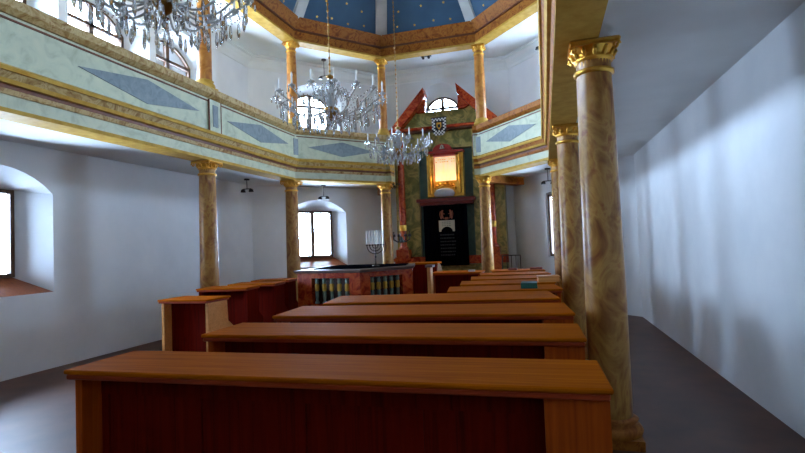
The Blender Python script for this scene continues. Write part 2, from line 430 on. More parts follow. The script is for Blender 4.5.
for i in range(1, 8):
    mb = MB(); P = [dome_pt(i, k/NT) for k in range(NT+1)]
    out = Vector((ends[i][0]-tops[i][0], ends[i][1]-tops[i][1], 0)).normalized(); side = Vector((-out.y, out.x, 0))
    for hw, dp, mi in ((.155, .05, 0), (.115, .075, 1)):
        vs = []
        for k, p in enumerate(P):
            t = (P[min(k+1, NT)]-P[max(k-1, 0)]).normalized(); n = side.cross(t); n = n if n.z < 0 else -n
            ww = hw*(1-.6*k/NT)
            vs += [p-side*ww-n*.02, p+side*ww-n*.02, p+side*ww+n*dp, p-side*ww+n*dp]
        fs = []
        for k in range(NT):
            for j in range(4): fs.append((4*k+j, 4*k+(j+1) % 4, 4*k+4+(j+1) % 4, 4*k+4+j))
        fs += [(0,1,2,3), (4*NT, 4*NT+1, 4*NT+2, 4*NT+3)]
        mb.add(vs, fs, mi)
    struct(mb.build('trim_%d' % (i+2), [M['rib'], M['rib']]))
mb = MB(); mb.box(-5.5, .6, YB-.5, YB, 6.2, 10.8); struct(mb.build('wall_upper_rear', M['plaster']))

# ------------------------------------------------------------------ galleries
def gallery(label, line, sgn, wallpts, ringpts, bays, corners, endbeam, panel_mats, gm, split=None):
    root = empty('gallery', (line[0][0], line[0][1], ZG)); tag(root, label, 'gallery')
    org = Vector((line[0][0], line[0][1], ZG))
    def B(mb, name, mats):
        mb.v = [tuple(Vector(v)-org) for v in mb.v]; return mb.build(name, mats, root)
    mb = MB(); mb.sweep(line, [(-.16, ZG), (.16, ZG), (.16, ZG+.045), (.14, ZG+.05), (-.16, ZG+.05)], sgn); B(mb, 'lower_moulding', M['gold_line'])
    fp = [(-.16, ZG+.05), (.13, ZG+.05), (.13, ZG+.19), (-.16, ZG+.19)]
    mb = MB(); mb.sweep(line[:split], fp, sgn); B(mb, 'fascia', panel_mats[0])
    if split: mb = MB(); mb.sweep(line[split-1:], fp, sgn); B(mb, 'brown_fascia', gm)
    mb = MB()
    mb.sweep(line, [(-.16, ZG+.19), (.15, ZG+.19), (.17, ZG+.24), (-.16, ZG+.24)], sgn, 0)
    mb.sweep(line, [(-.16, ZG+.24), (.16, ZG+.24), (.16, ZG+.29), (-.16, ZG+.29)], sgn, 1)
    mb.sweep(line, [(-.16, ZG+.29), (.20, ZG+.29), (.22, ZG+.33), (-.16, ZG+.33)], sgn, 2)
    mb.sweep(line, [(-.16, ZG+.33), (.20, ZG+.33), (.24, ZG+.40), (-.16, ZG+.40)], sgn, 0)
    mb.sweep(line, [(-.16, ZG+.40), (.26, ZG+.40), (.27, ZG+.44), (.20, ZG+.48), (-.16, ZG+.48)], sgn, 2)
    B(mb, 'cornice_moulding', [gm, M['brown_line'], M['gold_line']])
    mb = MB(); mb.sweep(line, [(-.12, ZG+.48), (.15, ZG+.48), (.15, ZG+1.02), (-.12, ZG+1.02)], sgn); B(mb, 'parapet_panel', panel_mats[0])
    mb = MB()
    mb.sweep(line, [(-.12, ZG+.965), (.165, ZG+.965), (.165, ZG+.985), (-.12, ZG+.985)], sgn, 1)
    mb.sweep(line, [(-.14, ZG+1.02), (.18, ZG+1.02), (.24, ZG+1.07), (.24, ZG+1.17), (-.14, ZG+1.17)], sgn, 0)
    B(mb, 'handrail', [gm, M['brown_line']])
    for a, b in bays:
        a = Vector(a); b = Vector(b); d = (b-a).normalized(); n = nin(a, b)
        off = .15
        L = (b-a).length; c = (a+b)/2+n*off
        hw = L*.5-.36; 
        vs = []
        for dep in (.0, .012):
            q = c+n*dep
            for u, z in ((-hw, .75), (0, .75-.17), (hw, .75), (0, .75+.17)): vs.append((q.x+d.x*u, q.y+d.y*u, ZG+z))
        mb = MB(); mb.add(vs, [(0,1,2,3), (4,5,6,7), (0,1,5,4), (1,2,6,5), (2,3,7,6), (3,0,4,7)]); B(mb, 'blue_diamond', panel_mats[1])
    for p, nx in corners:
        p = Vector(p); n = Vector(nx).normalized(); d = Vector((-n.y, n.x))
        Mx = Matrix(((d.x, n.x, 0, p.x), (d.y, n.y, 0, p.y), (0, 0, 1, 0), (0, 0, 0, 1)))
        mb = MB(); mb.box(-.15, .15, -.12, .185, ZG+.48, ZG+1.0, Mx)
        mb.box(-.158, -.142, .17, .192, ZG+.48, ZG+1.0, Mx, 1); mb.box(.142, .158, .17, .192, ZG+.48, ZG+1.0, Mx, 1)
        B(mb, 'pedestal', [panel_mats[0], M['brown_line']])
        mb = MB(); mb.box(-.065, .065, .18, .195, ZG+.56, ZG+.92, Mx); B(mb, 'blue_tablet', panel_mats[1])
    mb = MB(); ring_slab(mb, ringpts, wallpts, ZG+.06, ZG+.26); B(mb, 'gallery_deck', M['ceil_plaster'])
    a, b = Vector(endbeam[0]), Vector(endbeam[1]); d = (b-a).normalized(); n = Vector((-d.y, d.x)); L = (b-a).length
    Mx = Matrix(((d.x, n.x, 0, a.x), (d.y, n.y, 0, a.y), (0, 0, 1, 0), (0, 0, 0, 1)))
    mb = MB(); mb.box(0, L, -.12, .12, ZG-.12, ZG+.04, Mx, 0); mb.box(0, L, -.15, .15, ZG+.04, ZG+.14, Mx, 1)
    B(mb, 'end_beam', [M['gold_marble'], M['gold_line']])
    mb = MB(); mb.box(0, L, -.06, .06, ZG+.26, ZG+1.17, Mx, 0); B(mb, 'end_parapet', panel_mats[0])
    return root
G4 = (.27, 9.74); G5 = (.285, 6.95); G6 = (.29, 4.11); GB = (.295, YB)
E2 = (C2[0]+.20, C2[1]); E3 = (C3[0]-.20, C3[1])
gallery('left-hand gallery with pale green parapet and long blue diamonds, behind the chandeliers', [E2, C2, C1, C0, LB], 1,
        [(-4.31, 12.92), (-6.745, 10.35), (-6.745, 6.95), (-6.745, YB-.48)], [C2, C1, C0, LB], [(C2, C1), (C1, C0), (C0, (-5.36, 4.11))],
        [(C1, (nin(C2, C1)+nin(C1, C0))), (C2, (nin(C2, C1)+Vector((0, -1)))), (C0, (1, 0))], (C2, (-4.28, 12.86)), [M['pale_green'], M['blue_marble']], M['tan_marble'])
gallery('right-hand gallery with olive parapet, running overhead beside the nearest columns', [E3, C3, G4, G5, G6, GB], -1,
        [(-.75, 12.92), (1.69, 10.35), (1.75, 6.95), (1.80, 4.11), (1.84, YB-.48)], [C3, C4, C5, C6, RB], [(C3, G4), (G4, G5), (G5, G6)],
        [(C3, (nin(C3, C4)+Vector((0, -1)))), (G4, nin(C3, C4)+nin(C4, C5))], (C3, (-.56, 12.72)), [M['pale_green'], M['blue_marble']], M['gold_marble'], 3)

# ------------------------------------------------------------------ columns
def column(p, z0, z1, r, label, upper=False, group=None):
    root = empty('column', (p[0], p[1], z0)); tag(root, label, 'column')
    H = z1-z0; mm = M['col_up'] if upper else M['col_low']
    cap = .14 if not upper else .13
    mb = MB(); mb.box(-r*1.3, r*1.3, -r*1.3, r*1.3, 0, .07); mb.lathe([(r*1.4, .07), (r*1.45, .10), (r*1.35, .13), (r*1.12, .15), (r*1.25, .18), (r*1.02, .2)], 28)
    mb.build('column_base', M['gold_marble'] if not upper else M['gold_line'], root)
    mb = MB(); mb.lathe([(r, .2), (r*1.0, H*.35), (r*.92, H*.75), (r*.86, H-cap)], 32); mb.build('shaft', mm, root)
    mb = MB(); b = H-cap
    mb.lathe([(r*.86, b-.10), (r*1.0, b-.09), (r*1.0, b-.065), (r*.86, b-.06), (r*.86, b), (r*.98, b+.01), (r*.98, b+.03), (r*.88, b+.04), (r*.98, b+cap*.45), (r*1.15, b+cap*.72)], 28)
    mb.box(-r*1.22, r*1.22, -r*1.22, r*1.22, b+cap*.72, H, bev=.012)
    for k in range(12):   # acanthus leaves
        a = 2*PI*k/12; ca, sa = math.cos(a), math.sin(a)
        mb.tube([(ca*r*.9, sa*r*.9, b+.03), (ca*r*1.0, sa*r*1.0, b+cap*.4), (ca*r*1.16, sa*r*1.16, b+cap*.62), (ca*r*1.2, sa*r*1.2, b+cap*.52)], [.016, .018, .013, .007], 6)
    for sx in (-1, 1):     # volutes
        for sy in (-1, 1):
            q = [(sx*(r*1.02+.022*math.cos(t)*(1-t/9)), sy*(r*1.02+.022*math.cos(t)*(1-t/9)), b+cap*.55+.035*math.sin(t)*(1-t/9)) for t in [k*.7 for k in range(11)]]
            mb.tube(q, .011, 6)
    mb.build('capital', M['gold'], root)
    return root
column(C1, 0, ZG, .150, 'lower marbled column in front of the casement window, left of the menorah')
column(C2, 0, ZG, .140, 'lower marbled column standing just behind the menorah, left of the ark')
column(C3, 0, ZG, .142, 'lower marbled column with a bright highlight, just right of the black curtain')
column((.28, 9.78), 0, ZG, .15, 'slender lower marbled column at right, edge of the bright right window behind it')
column((.335, 6.95), 0, ZG, .155, 'thick lower marbled column at the right edge, reaching down to the pew ends')
column(C6, 0, ZG, .15, 'nearest column at far right with gilded capital high under the gallery')
column(C0, 0, ZG, .15, 'lower marbled column at the left side of the hall, nearer than the window column')
column(C1U, ZP, ZC, .115, 'upper gallery column at left beside the arched gallery window', True)
column(C2, ZP, ZC, .105, 'upper gallery column above the menorah, at the right tips of the large chandelier', True)
column(C3, ZP, ZC, .125, 'upper gallery column right of the ark pediment, below a cornice corner', True)
column(C0, ZP, ZC, .115, 'upper gallery column on the left side behind the nearest chandelier', True)

# ------------------------------------------------------------------ ark
def ark():
    O = Vector((-2.40, 12.4, 0)); root = empty('torah_ark', O); tag(root, 'tall red and green marbled Torah ark with broken pediment against the end wall', 'ark')
    def B(mb, name, mats, par=None):
        mb.v = [tuple(Vector(v)-O) for v in mb.v]; o = mb.build(name, mats, root if par is None else par); return o
    # marbled body
    mb = MB()
    mb.box(-3.74, -3.10, 12.4, 12.86, .0, 4.42); mb.box(-1.70, -.93, 12.4, 12.86, 0, 4.42)
    mb.box(-3.10, -1.70, 12.4, 12.86, 3.97, 4.42); mb.box(-3.10, -1.70, 12.45, 12.86, 0, 1.0)
    mb.box(-3.10, -1.70, 12.52, 12.86, 1.0, 3.97, mi=1)
    B(mb, 'body', [M['green_marble'], M['teal']])
    # pediment field, notched for the window
    mb = MB(); mb.prism([(-3.72, 4.50), (-2.96, 5.44), (-2.96, 5.0), (-1.99, 5.0), (-1.99, 5.46), (-1.05, 4.50)], 'y', 12.55, 12.7)
    B(mb, 'pediment_field', M['green_marble'])
    mb = MB(); mb.prism([(-3.28, 5.04), (-3.02, 5.42), (-2.87, 5.38), (-2.86, 5.22), (-2.88, 4.98), (-3.10, 4.98)], 'y', 12.44, 12.56); B(mb, 'window_surround', M['red_marble'])
    mb = MB(); mb.prism([(-1.70, 5.06), (-1.97, 5.38), (-2.01, 5.30), (-2.01, 4.98), (-1.87, 4.98)], 'y', 12.44, 12.56); B(mb, 'window_surround', M['red_marble'])
    mb = MB(); mb.prism([(-3.84, 4.54), (-2.88, 5.58), (-2.84, 5.34), (-3.60, 4.50)], 'y', 12.28, 12.6); B(mb, 'raking_board', M['red_marble'])
    mb = MB(); mb.prism([(-.90, 4.52), (-2.03, 5.60), (-2.00, 5.34), (-1.24, 4.52)], 'y', 12.28, 12.6); B(mb, 'raking_board', M['red_marble'])
    mb = MB(); mb.box(-3.82, -.95, 12.20, 12.6, 4.42, 4.455, mi=1); mb.box(-3.86, -.92, 12.14, 12.6, 4.455, 4.52, mi=0)
    B(mb, 'entablature', [M['red_marble'], M['brown_line']])
    # engaged columns on pedestals
    for x in (-3.53, -1.24):
        mb = MB(); mb.box(x-.19, x+.19, 12.05, 12.42, .0, 1.12); mb.box(x-.23, x+.23, 12.02, 12.42, 1.12, 1.2); mb.box(x-.16, x+.16, 12.07, 12.42, 1.2, 1.42)
        B(mb, 'pedestal', M['red_marble'])
        mb = MB(); mb.lathe([(.12, 1.42), (.13, 1.46), (.1, 1.5), (.085, 1.53), (.09, 2.4), (.08, 4.22)], 22, T(x, 12.24, 0)); B(mb, 'ark_column', M['red_marble'])
        mb = MB(); mb.lathe([(.085, 4.22), (.1, 4.24), (.09, 4.27), (.13, 4.38)], 20, T(x, 12.24, 0)); mb.box(x-.14, x+.14, 12.1, 12.4, 4.38, 4.42)
        B(mb, 'gilded_capital', M['gold'])
        mb = MB(); mb.lathe([(.088, 1.90), (.10, 1.92), (.094, 1.95), (.094, 1.98), (.10, 2.0), (.10, 2.03), (.088, 2.05)], 20, T(x, 12.24, 0)); B(mb, 'gilded_ring', M['gold'])
    mb = MB(); mb.box(-3.80, -.90, 12.30, 12.4, 1.02, 1.22); mb.box(-3.8, -.9, 12.34, 12.4, .0, .25); B(mb, 'base_moulding', M['red_marble'])
    mb = MB(); mb.box(-3.12, -1.64, 12.12, 12.72, 2.60, 2.68); mb.box(-3.06, -1.70, 12.2, 12.72, 2.52, 2.60)
    B(mb, 'shelf', M['red_shelf'])
    def B2(mb, name, mats):
        mb.v = [(v[0]-.055, v[1], v[2]+.03) for v in mb.v]; return B(mb, name, mats)
    # gilded upper shrine
    sh = MB()
    for x0, x1 in ((-2.80, -2.63), (-2.05, -1.86)):
        sh.box(x0, x1, 12.3, 12.6, 2.70, 3.80); sh.lathe([(.035, 2.78), (.03, 3.2), (.035, 3.74)], 12, T((x0+x1)/2, 12.28, 0)); 
        for k in range(5): sh.lathe([(.0, 0), (.045, .02), (.0, .05)], 10, T((x0+x1)/2, 12.28, 2.76+k*.23))
    sh.box(-2.66, -2.02, 12.36, 12.6, 2.70, 3.10)
    for k in range(7):
        a = PI*k/6; sh.lathe([(0, 0), (.05, .03), (.03, .07), (0, .09)], 10, T(-2.35+.24*math.cos(a), 12.33, 2.88+.10*math.sin(a)))
    sh.tube([(-2.35+.24*math.cos(PI*k/12), 12.34, 2.84+.13*math.sin(PI*k/12)) for k in range(13)], .025, 8)
    so = B2(sh, 'gilded_shrine', M['gold'])
    mb = MB(); mb.box(-2.64, -2.04, 12.46, 12.50, 3.10, 3.74)
    for r in range(2):
        for c in range(9):
            if (r*7+c*3) % 5: mb.box(-2.60+c*.058, -2.60+c*.058+.036, 12.452, 12.462, 3.66-r*.06, 3.665-r*.06+.016, mi=1)
    B2(mb, 'lamp_lit_panel', [M['lit'], M['light_wood']])
    mb = MB(); mb.box(-2.66, -2.62, 12.40, 12.54, 3.08, 3.76); mb.box(-2.06, -2.02, 12.40, 12.54, 3.08, 3.76); mb.box(-2.66, -2.02, 12.4, 12.54, 3.06, 3.11)
    mb.box(-2.82, -1.84, 12.26, 12.6, 3.82, 3.87); mb.box(-2.70, -1.98, 12.3, 12.6, 3.74, 3.82)
    arc = [(-2.38+.25*math.cos(PI*k/16), 3.86+.19*math.sin(PI*k/16)**.8) for k in range(17)]
    mb.prism(arc, 'y', 12.30, 12.5)
    B2(mb, 'shrine_pediment', M['red_dark'])
    mb = MB(); mb.tube([(-2.38+.05*math.cos(t), 12.27, 3.95+.05*math.sin(t)) for t in [k*PI/5 for k in range(1, 5)]], .014, 6)
    mb.tube([(-2.38+.03*math.cos(t), 12.27, 3.94+.07*math.sin(t)) for t in [k*PI/5 for k in range(0, 6)]], .012, 6)
    mb.box(-2.44, -2.32, 12.26, 12.3, 3.92, 3.94); mb.lathe([(0, 0), (.014, .014), (0, .028)], 8, T(-2.38, 12.27, 4.005)); B2(mb, 'crown_relief', M['cream'])
    # white scalloped cushion under the shrine
    mb = MB(); vs = []; fs = []
    mb.lathe([(0.0, 2.69), (.24, 2.70), (.27, 2.78), (.22, 2.86), (.12, 2.90), (0, 2.91)], 24, Matrix.Translation((-2.36, 12.24, 0)) @ Matrix.Diagonal((1, .38, 1, 1)))
    B2(mb, 'white_cushion', M['cloth_white'])
    return root
ark()
# warm fill lights added before the lit panel, for glow on the gilding
for dx in (-.22, .22):
    l = bpy.data.lights.new('shrine_fill', 'POINT'); l.energy = 2.2; l.color = (1, .62, .25); l.shadow_soft_size = .03
    o = bpy.data.objects.new('shrine_fill', l); sc.collection.objects.link(o); o.location = (-2.35+dx, 12.3, 3.2)

# curtain hanging in the lower part of the ark
root = empty('ark_curtain', (-2.40, 12.26, .98)); tag(root, 'black velvet ark curtain with pale embroidered panel', 'curtain')
mb = MB(); N = 60; vs = []; fs = []
for k in range(N+1):
    u = -.58+1.12*k/N; yy = .018*math.sin(k*1.1)+.01*math.sin(k*.37)
    for z in (0, 1.535): vs.append((u, yy, z)); vs.append((u, yy+.02, z))
for k in range(N):
    a = 4*k; b = 4*k+4
    fs += [(a, b, b+2, a+2), (a+1, b+1, b+3, a+3), (a, b, b+1, a+1), (a+2, b+2, b+3, a+3)]
fs += [(0, 1, 3, 2), (4*N, 4*N+1, 4*N+3, 4*N+2)]
mb.add(vs, fs, 0, True)
rnd = random.Random(5)
for r in range(7):
    x = -.16
    while x < .20:
        w = rnd.uniform(.02, .05); mb.box(x, x+w, -.034, -.018, .76-r*.085, .795-r*.085, mi=1); x += w+.018
mb.build('cloth', [M['cloth_black'], M['dim_thread']], root)
mb = MB(); pts = [(-.18, 1.14), (-.18, .86)]+[(.02+.15*math.cos(PI-PI*k/10), .86+.12*math.sin(PI*k/10)) for k in range(11)]+[(.22, .86), (.22, 1.14)]
mb.prism(pts, 'y', -.05, -.03)
for r in range(3):
    for c in range(4): mb.box(-.10+c*.06, -.06+c*.06, -.056, -.05, 1.09-r*.045, 1.10-r*.045, mi=1)
mb.build('pale_panel', [M['cream'], M['dim_thread']], root)
mb = MB()
for s in (-1, 1):   # pair of rampant beasts
    q = lambda x, z: (.02+s*x, -.045, z)
    mb.tube([q(.14, 1.18), q(.11, 1.24), q(.12, 1.33), q(.09, 1.40)], [.02, .03, .028, .02], 8); mb.tube([q(.10, 1.32), q(.05, 1.30)], .012, 6)
    mb.tube([q(.11, 1.24), q(.06, 1.18)], .014, 6); mb.tube([q(.15, 1.2), q(.17, 1.3), q(.15, 1.38)], .008, 6)
mb.box(-.02, .06, -.05, -.03, 1.16, 1.22)
mb.build('embroidered_lions', M['lion'], root)

# chequered shield plaque hanging in front of the ark pediment
root = empty('shield_plaque', (-2.44, 12.05, 4.24)); tag(root, 'black and white chequered shield plaque hung over the ark', 'shield')
def shield(hw, z0, z1): return [(-hw, z1), (-hw, z0+.18*(z1-z0)/.45)]+[(hw*math.cos(PI+PI*k/8)*1.0, z0+.16+.16*math.sin(PI+PI*k/8)) for k in range(1, 8)]+[(hw, z0+.18*(z1-z0)/.45), (hw, z1)]
mb = MB(); mb.prism(shield(.18, 0, .44), 'y', 0, .02); mb.box(-.2, .2, -.01, .03, .44, .465)
for i in range(9):
    for j in range(11):
        if (i+j) % 2: continue
        x = -.18+i*.04; z = .01+j*.04; cx, cz = x+.02, z+.02
        if abs(cx) > .175 or (abs(cx) < .10 and .12 < cz < .36): continue
        if cz < .16 and (cx/.17)**2+((cz-.17)/.17)**2 > 1: continue
        mb.box(x, x+.04, -.008, 0, z, z+.04, mi=1)
mb.build('plate', [M['black'], M['white']], root)
mb = MB(); mb.prism([(-.06, .33), (-.06, .22), (0, .14), (.06, .22), (.06, .33)], 'y', -.012, -.004); mb.build('gold_emblem', M['gold'], root)
mb = MB(); mb.box(-.035, .035, -.02, -.012, .20, .28); mb.build('dark_charge', M['black'], root)
mb = MB(); mb.tube([(-.17, .01, .46), (0, .01, .62)], .005, 6); mb.tube([(.17, .01, .46), (0, .01, .62)], .005, 6); mb.tube([(0, .01, .62), (0, .24, .68)], .006, 6); mb.build('cord', M['brass'], root)

# black wrought candelabra hanging at the red ark column
def bracket(loc, s, label, grp=None):
    root = empty('wall_candelabrum', loc); tag(root, label, 'candelabrum')
    mb = MB(); mb.tube([(0, .1, 0), (0, 0, 0)], .02*s, 8); mb.lathe([(.03*s, -.06*s), (.05*s, -.02*s), (.02*s, .06*s)], 12)
    for k in range(5):
        a = PI+PI*k/4; ca, sa = math.cos(a), math.sin(a)
        mb.tube([(0, 0, 0), (ca*.08*s, sa*.08*s, -.05*s), (ca*.17*s, sa*.17*s, 0), (ca*.17*s, sa*.17*s, .06*s)], .012*s, 6)
        mb.lathe([(.0, .05*s), (.035*s, .06*s), (.03*s, .10*s), (0, .11*s)], 10, T(ca*.17*s, sa*.17*s, 0))
    mb.build('arms', M['black'], root)
    for k in range(5):
        mb = MB(); a = PI+PI*k/4; mb.lathe([(.01*s, .10*s), (.01*s, .16*s)], 8, T(math.cos(a)*.17*s, math.sin(a)*.17*s, 0))
        mb.build('candle_stub', M['dark_wood'], root)
bracket((-3.47, 11.85, 1.68), 1.25, 'black candelabrum before the left red column of the ark')
bracket((-3.52, 11.60, 2.98), .7, 'small black fixture beside the gallery end, left of the ark')

# ------------------------------------------------------------------ bimah (reading platform rail)
HB = 1.18
def bimah():
    O = Vector((-3.1, 8.3, 0)); root = empty('bimah', O); tag(root, 'red marbled bimah enclosure with green and gold balusters in its sides', 'bimah')
    def B(mb, name, mats, par=None):
        mb.v = [tuple(Vector(v)-O) for v in mb.v]; return mb.build(name, mats, root if par is None else par)
    P = [(-4.13, 9.3), (-4.08, 7.56), (-2.89, 7.42), (-2.27, 8.32), (-2.52, 9.3)]
    mb = MB(); mb.prism([(p[0], p[1]) for p in P], 'z', 0, .2); B(mb, 'platform', M['dark_wood'])
    def seg(a, b, nb, m0, m1):
        a = Vector(a); b = Vector(b); L = (b-a).length; d = (b-a)/L; n = Vector((-d.y, d.x))
        Mx = Matrix(((d.x, n.x, 0, a.x), (d.y, n.y, 0, a.y), (0, 0, 1, 0), (0, 0, 0, 1)))
        mb = MB()
        mb.box(0, m0, 0, .10, 0, HB-.05, Mx); mb.box(L-m1, L, 0, .10, 0, HB-.05, Mx)
        mb.box(m0, L-m1, 0, .10, HB-.14, HB-.05, Mx); mb.box(m0, L-m1, 0, .10, 0, .62, Mx)
        mb.box(m0-.02, L-m1+.02, -.012, .0, HB-.125, HB-.105, Mx)
        B(mb, 'marbled_frame', M['red_marble'])
        mb = MB(); mb.box(m0-.05, L-m1+.05, .14, .16, .2, HB-.07, Mx); B(mb, 'shade_backing', M['dark_wood'])  # dark board added to stand in for shade between the balusters
        for k in range(nb):
            u = m0+(L-m0-m1)*(k+.5)/nb; c = Mx @ Vector((u, .05, 0))
            mb = MB(); mb.lathe([(.034, .62), (.034, .65), (.020, .66), (.028, .72), (.031, .80), (.026, .83), (.026, .945), (.030, .96), (.030, 1.0), (.020, 1.02), (.034, 1.03), (.034, 1.04)], 14, T(c.x, c.y, 0))
            o = B(mb, 'baluster', M['bal_green'])
            mb = MB(); mb.lathe([(.027, .825), (.038, .84), (.036, .89), (.038, .93), (.028, .95)], 14, T(c.x, c.y, 0)); B(mb, 'gold_band', M['gold_line'], o)
    seg(P[1], P[2], 5, .28, .20); seg(P[2], P[3], 5, .20, .22); seg(P[3], P[4], 4, .16, .16); seg(P[0], P[1], 6, .16, .16)
    # entrance post standing apart
    mb = MB(); mb.box(-2.0, -1.94, 8.32, 8.5, 0, HB-.04); B(mb, 'gate_post', M['light_wood'])
    mb = MB(); mb.sweep([P[0], P[1], P[2], P[3], P[4]], [(-.03, HB-.05), (.03, HB-.05), (.05, HB-.02), (.05, HB), (-.24, HB), (-.24, HB-.05)], -1)
    mb.box(-2.03, -1.9, 8.30, 8.52, HB-.04, HB+.0)
    B(mb, 'coping', M['coping'])
    mb = MB(); mb.prism([(-4.0, 7.66), (-2.93, 7.54), (-2.38, 8.36), (-2.58, 9.25), (-4.0, 9.25)], 'z', HB-.06, HB-.02); B(mb, 'table_board', M['dark_wood'])
    return root
bimah()
tag(MB().prism([(-3.86, 7.72), (-3.0, 7.60), (-2.42, 8.44), (-2.52, 9.0), (-3.95, 9.0)], 'z', 0, .018).build('reading_desk_cover', M['cloth_black'], None, (0, 0, HB)), 'flat black cloth cover on top of the bimah', 'cloth cover')

# menorah
root = empty('menorah', (-2.80, 7.95, HB+.019)); tag(root, 'black seven branched menorah with white candles on the bimah', 'menorah')
root.scale = (1, 1, 1)
mb = MB(); mb.lathe([(.06, 0), (.06, .012), (.03, .03), (.012, .05), (.010, .14), (.018, .16), (.009, .18), (.009, .355)], 16); mb.build('stem', M['black'], root)
mb = MB(); mb.lathe([(.055, .0), (.062, .006), (.05, .018)], 16, T(0, 0, 0)); mb.build('foot', M['silver'], root)
yaw = .282
for s in (-1, 1):
    for k in range(1, 4):
        R = .047*k; mb = MB()
        mb.tube([(s*R*math.sin(t), 0, .355-R*math.cos(t)) for t in [PI/2*j/10 for j in range(11)]], .007, 8); o = mb.build('branch', M['black'], root)
for k in range(-3, 4):
    mb = MB(); zt = .355
    mb.lathe([(.006, zt-.005), (.021, zt+.008), (.022, zt+.016), (.013, zt+.02)], 12, T(.047*k, 0, 0)); c = mb.build('candle_cup', M['black'], root)
    mb = MB(); mb.lathe([(.013, zt+.02), (.012, zt+.25), (.004, zt+.262)], 12, T(.047*k, 0, 0)); mb.build('candle', M['white'], root)
root.rotation_euler = (0, 0, .28)

# ------------------------------------------------------------------ pews
def pew(x0, x1, y0, label, D=.62, H=1.0, pier=None, grp='rows of wooden pews', rot=0.0, seat=.62, ends=None):
    """y0 near edge; ledge top at H; seat on the far side; rot in degrees about the near left corner"""
    a = math.radians(rot); cx, cy = (x1-x0)/2, .3
    root = empty('pew', (x0+cx*math.cos(a)-cy*math.sin(a), y0+cx*math.sin(a)+cy*math.cos(a), 0), a); tag(root, label, 'pew', grp)
    O = Vector(((x0+x1)/2, y0+.3, 0))
    def B(mb, name, mats):
        mb.v = [tuple(Vector(v)-O) for v in mb.v]; return mb.build(name, mats, root)
    mb = MB(); mb.box(x0, x1, y0, y0+D, H-.022, H, bev=.006); B(mb, 'book_ledge', M['pew_top'])
    mb = MB()
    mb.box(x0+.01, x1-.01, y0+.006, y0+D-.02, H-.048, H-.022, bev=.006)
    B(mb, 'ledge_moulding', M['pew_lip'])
    yp = y0+min(.24, D*.4); ys = min(y0+seat+.16, yp+.62)
    mb = MB(); xa = x0+.05; xb = (pier if pier is not None else x1-.05)
    mb.box(xa, xb, yp, yp+.025, .04, H-.048)
    n = max(1, round((xb-xa)/.62)); st = (xb-xa)/n
    for k in range(n+1):
        c = xa+k*st; mb.box(max(xa, c-.05), min(xb, c+.05), yp-.014, yp, .12, H-.12)
    mb.box(xa, xb, yp-.016, yp, .04, .14); mb.box(xa, xb, yp-.016, yp, H-.16, H-.048)
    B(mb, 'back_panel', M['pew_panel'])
    mb = MB(); mb.box(xa, xb, yp+.025, ys, .43, .46, bev=.008); B(mb, 'seat', M['pew_top'])
    for k, (ea, eb) in enumerate(((x0+.02, x0+.06), (x1-.06, x1-.02) if pier is None else (pier, x1-.01))):
        mb = MB()
        if k == 1 and pier is not None: mb.box(ea, eb, y0+.04, yp+.05, 0, H-.048)
        else: mb.prism([(y0+.05, 0), (y0+.05, H-.048), (y0+D-.06, H-.048), (y0+D-.04, .62), (ys-.02, .52), (ys-.02, 0)], 'x', ea, eb)
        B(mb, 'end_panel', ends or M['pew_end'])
    return root
XR = .19
pew(-2.30, XR+.02, 1.87, 'nearest pew across the bottom of the picture', D=.45, pier=-.035, rot=1.5)
pew(-2.25, XR, 2.81, 'second nearest long pew, just beyond the nearest one', D=.50, pier=-.035, rot=1.8)
pew(-2.21, XR, 3.64, 'third nearest long pew, its left end beside the aisle', D=.64, pier=-.035, rot=5.0)
pew(-2.15, XR-.06, 4.48, 'fourth nearest long pew, just before the bimah', D=.70, rot=9)
pew(-1.11, XR-.02, 5.54, 'short pew with a green book lying on its ledge', D=.60, rot=8)
pew(-1.11, .11, 6.43, 'short pew with a pale wooden box on its ledge', D=.58, rot=7.5, seat=.3)
pew(-1.09, XR-.06, 7.26, 'short pew third beyond the long ones, empty ledge', D=.60, rot=8)
pew(-1.06, XR-.12, 8.15, 'fourth short pew beyond the long ones, empty ledge', D=.60, rot=9)
pew(-.98, -.02, 9.15, 'farthest short pew at right with russet books on the ledge', D=.60, rot=9)
pew(-2.12, -1.16, 9.0, 'short desk-like pew in front of the ark curtain', D=.66, grp=None)
lp = 'left block of pews'
EP = M['pew_panel']
pew(-4.90, -4.14, 5.30, 'left block pew nearest the viewer with pale end panel', D=.50, H=.95, grp=lp, seat=.45, ends=M['light_wood'])
pew(-4.92, -4.14, 6.06, 'left block pew, second from the viewer, below the white wall', D=.50, grp=lp, seat=.46, rot=9, ends=EP, H=1.02)
pew(-4.92, -4.12, 6.80, 'left block pew, third from the viewer, before the window column', D=.50, grp=lp, seat=.46, rot=9, ends=EP, H=1.02)
pew(-4.98, -4.30, 7.54, 'left block pew, farthest, touching the bimah side', D=.50, grp=lp, seat=.46, rot=9, ends=EP, H=1.02)

# cantor's desk beyond the bimah
root = empty('cantor_desk', (-2.52, 10.2, 0)); tag(root, 'small brown wooden lectern between the bimah and the ark', 'lectern')
mb = MB(); mb.box(-.34, .34, -.2, .26, 1.12, 1.16, bev=.006); mb.build('desk_top', M['pew_top'], root)
mb = MB(); mb.box(-.30, .30, -.14, .22, .05, 1.12); mb.box(.06, .26, -.155, -.14, .2, 1.05); mb.build('cabinet', M['pew_panel'], root)
mb = MB(); mb.box(-.34, .34, -.18, .26, 0, .05); mb.build('plinth', M['dark_wood'], root)

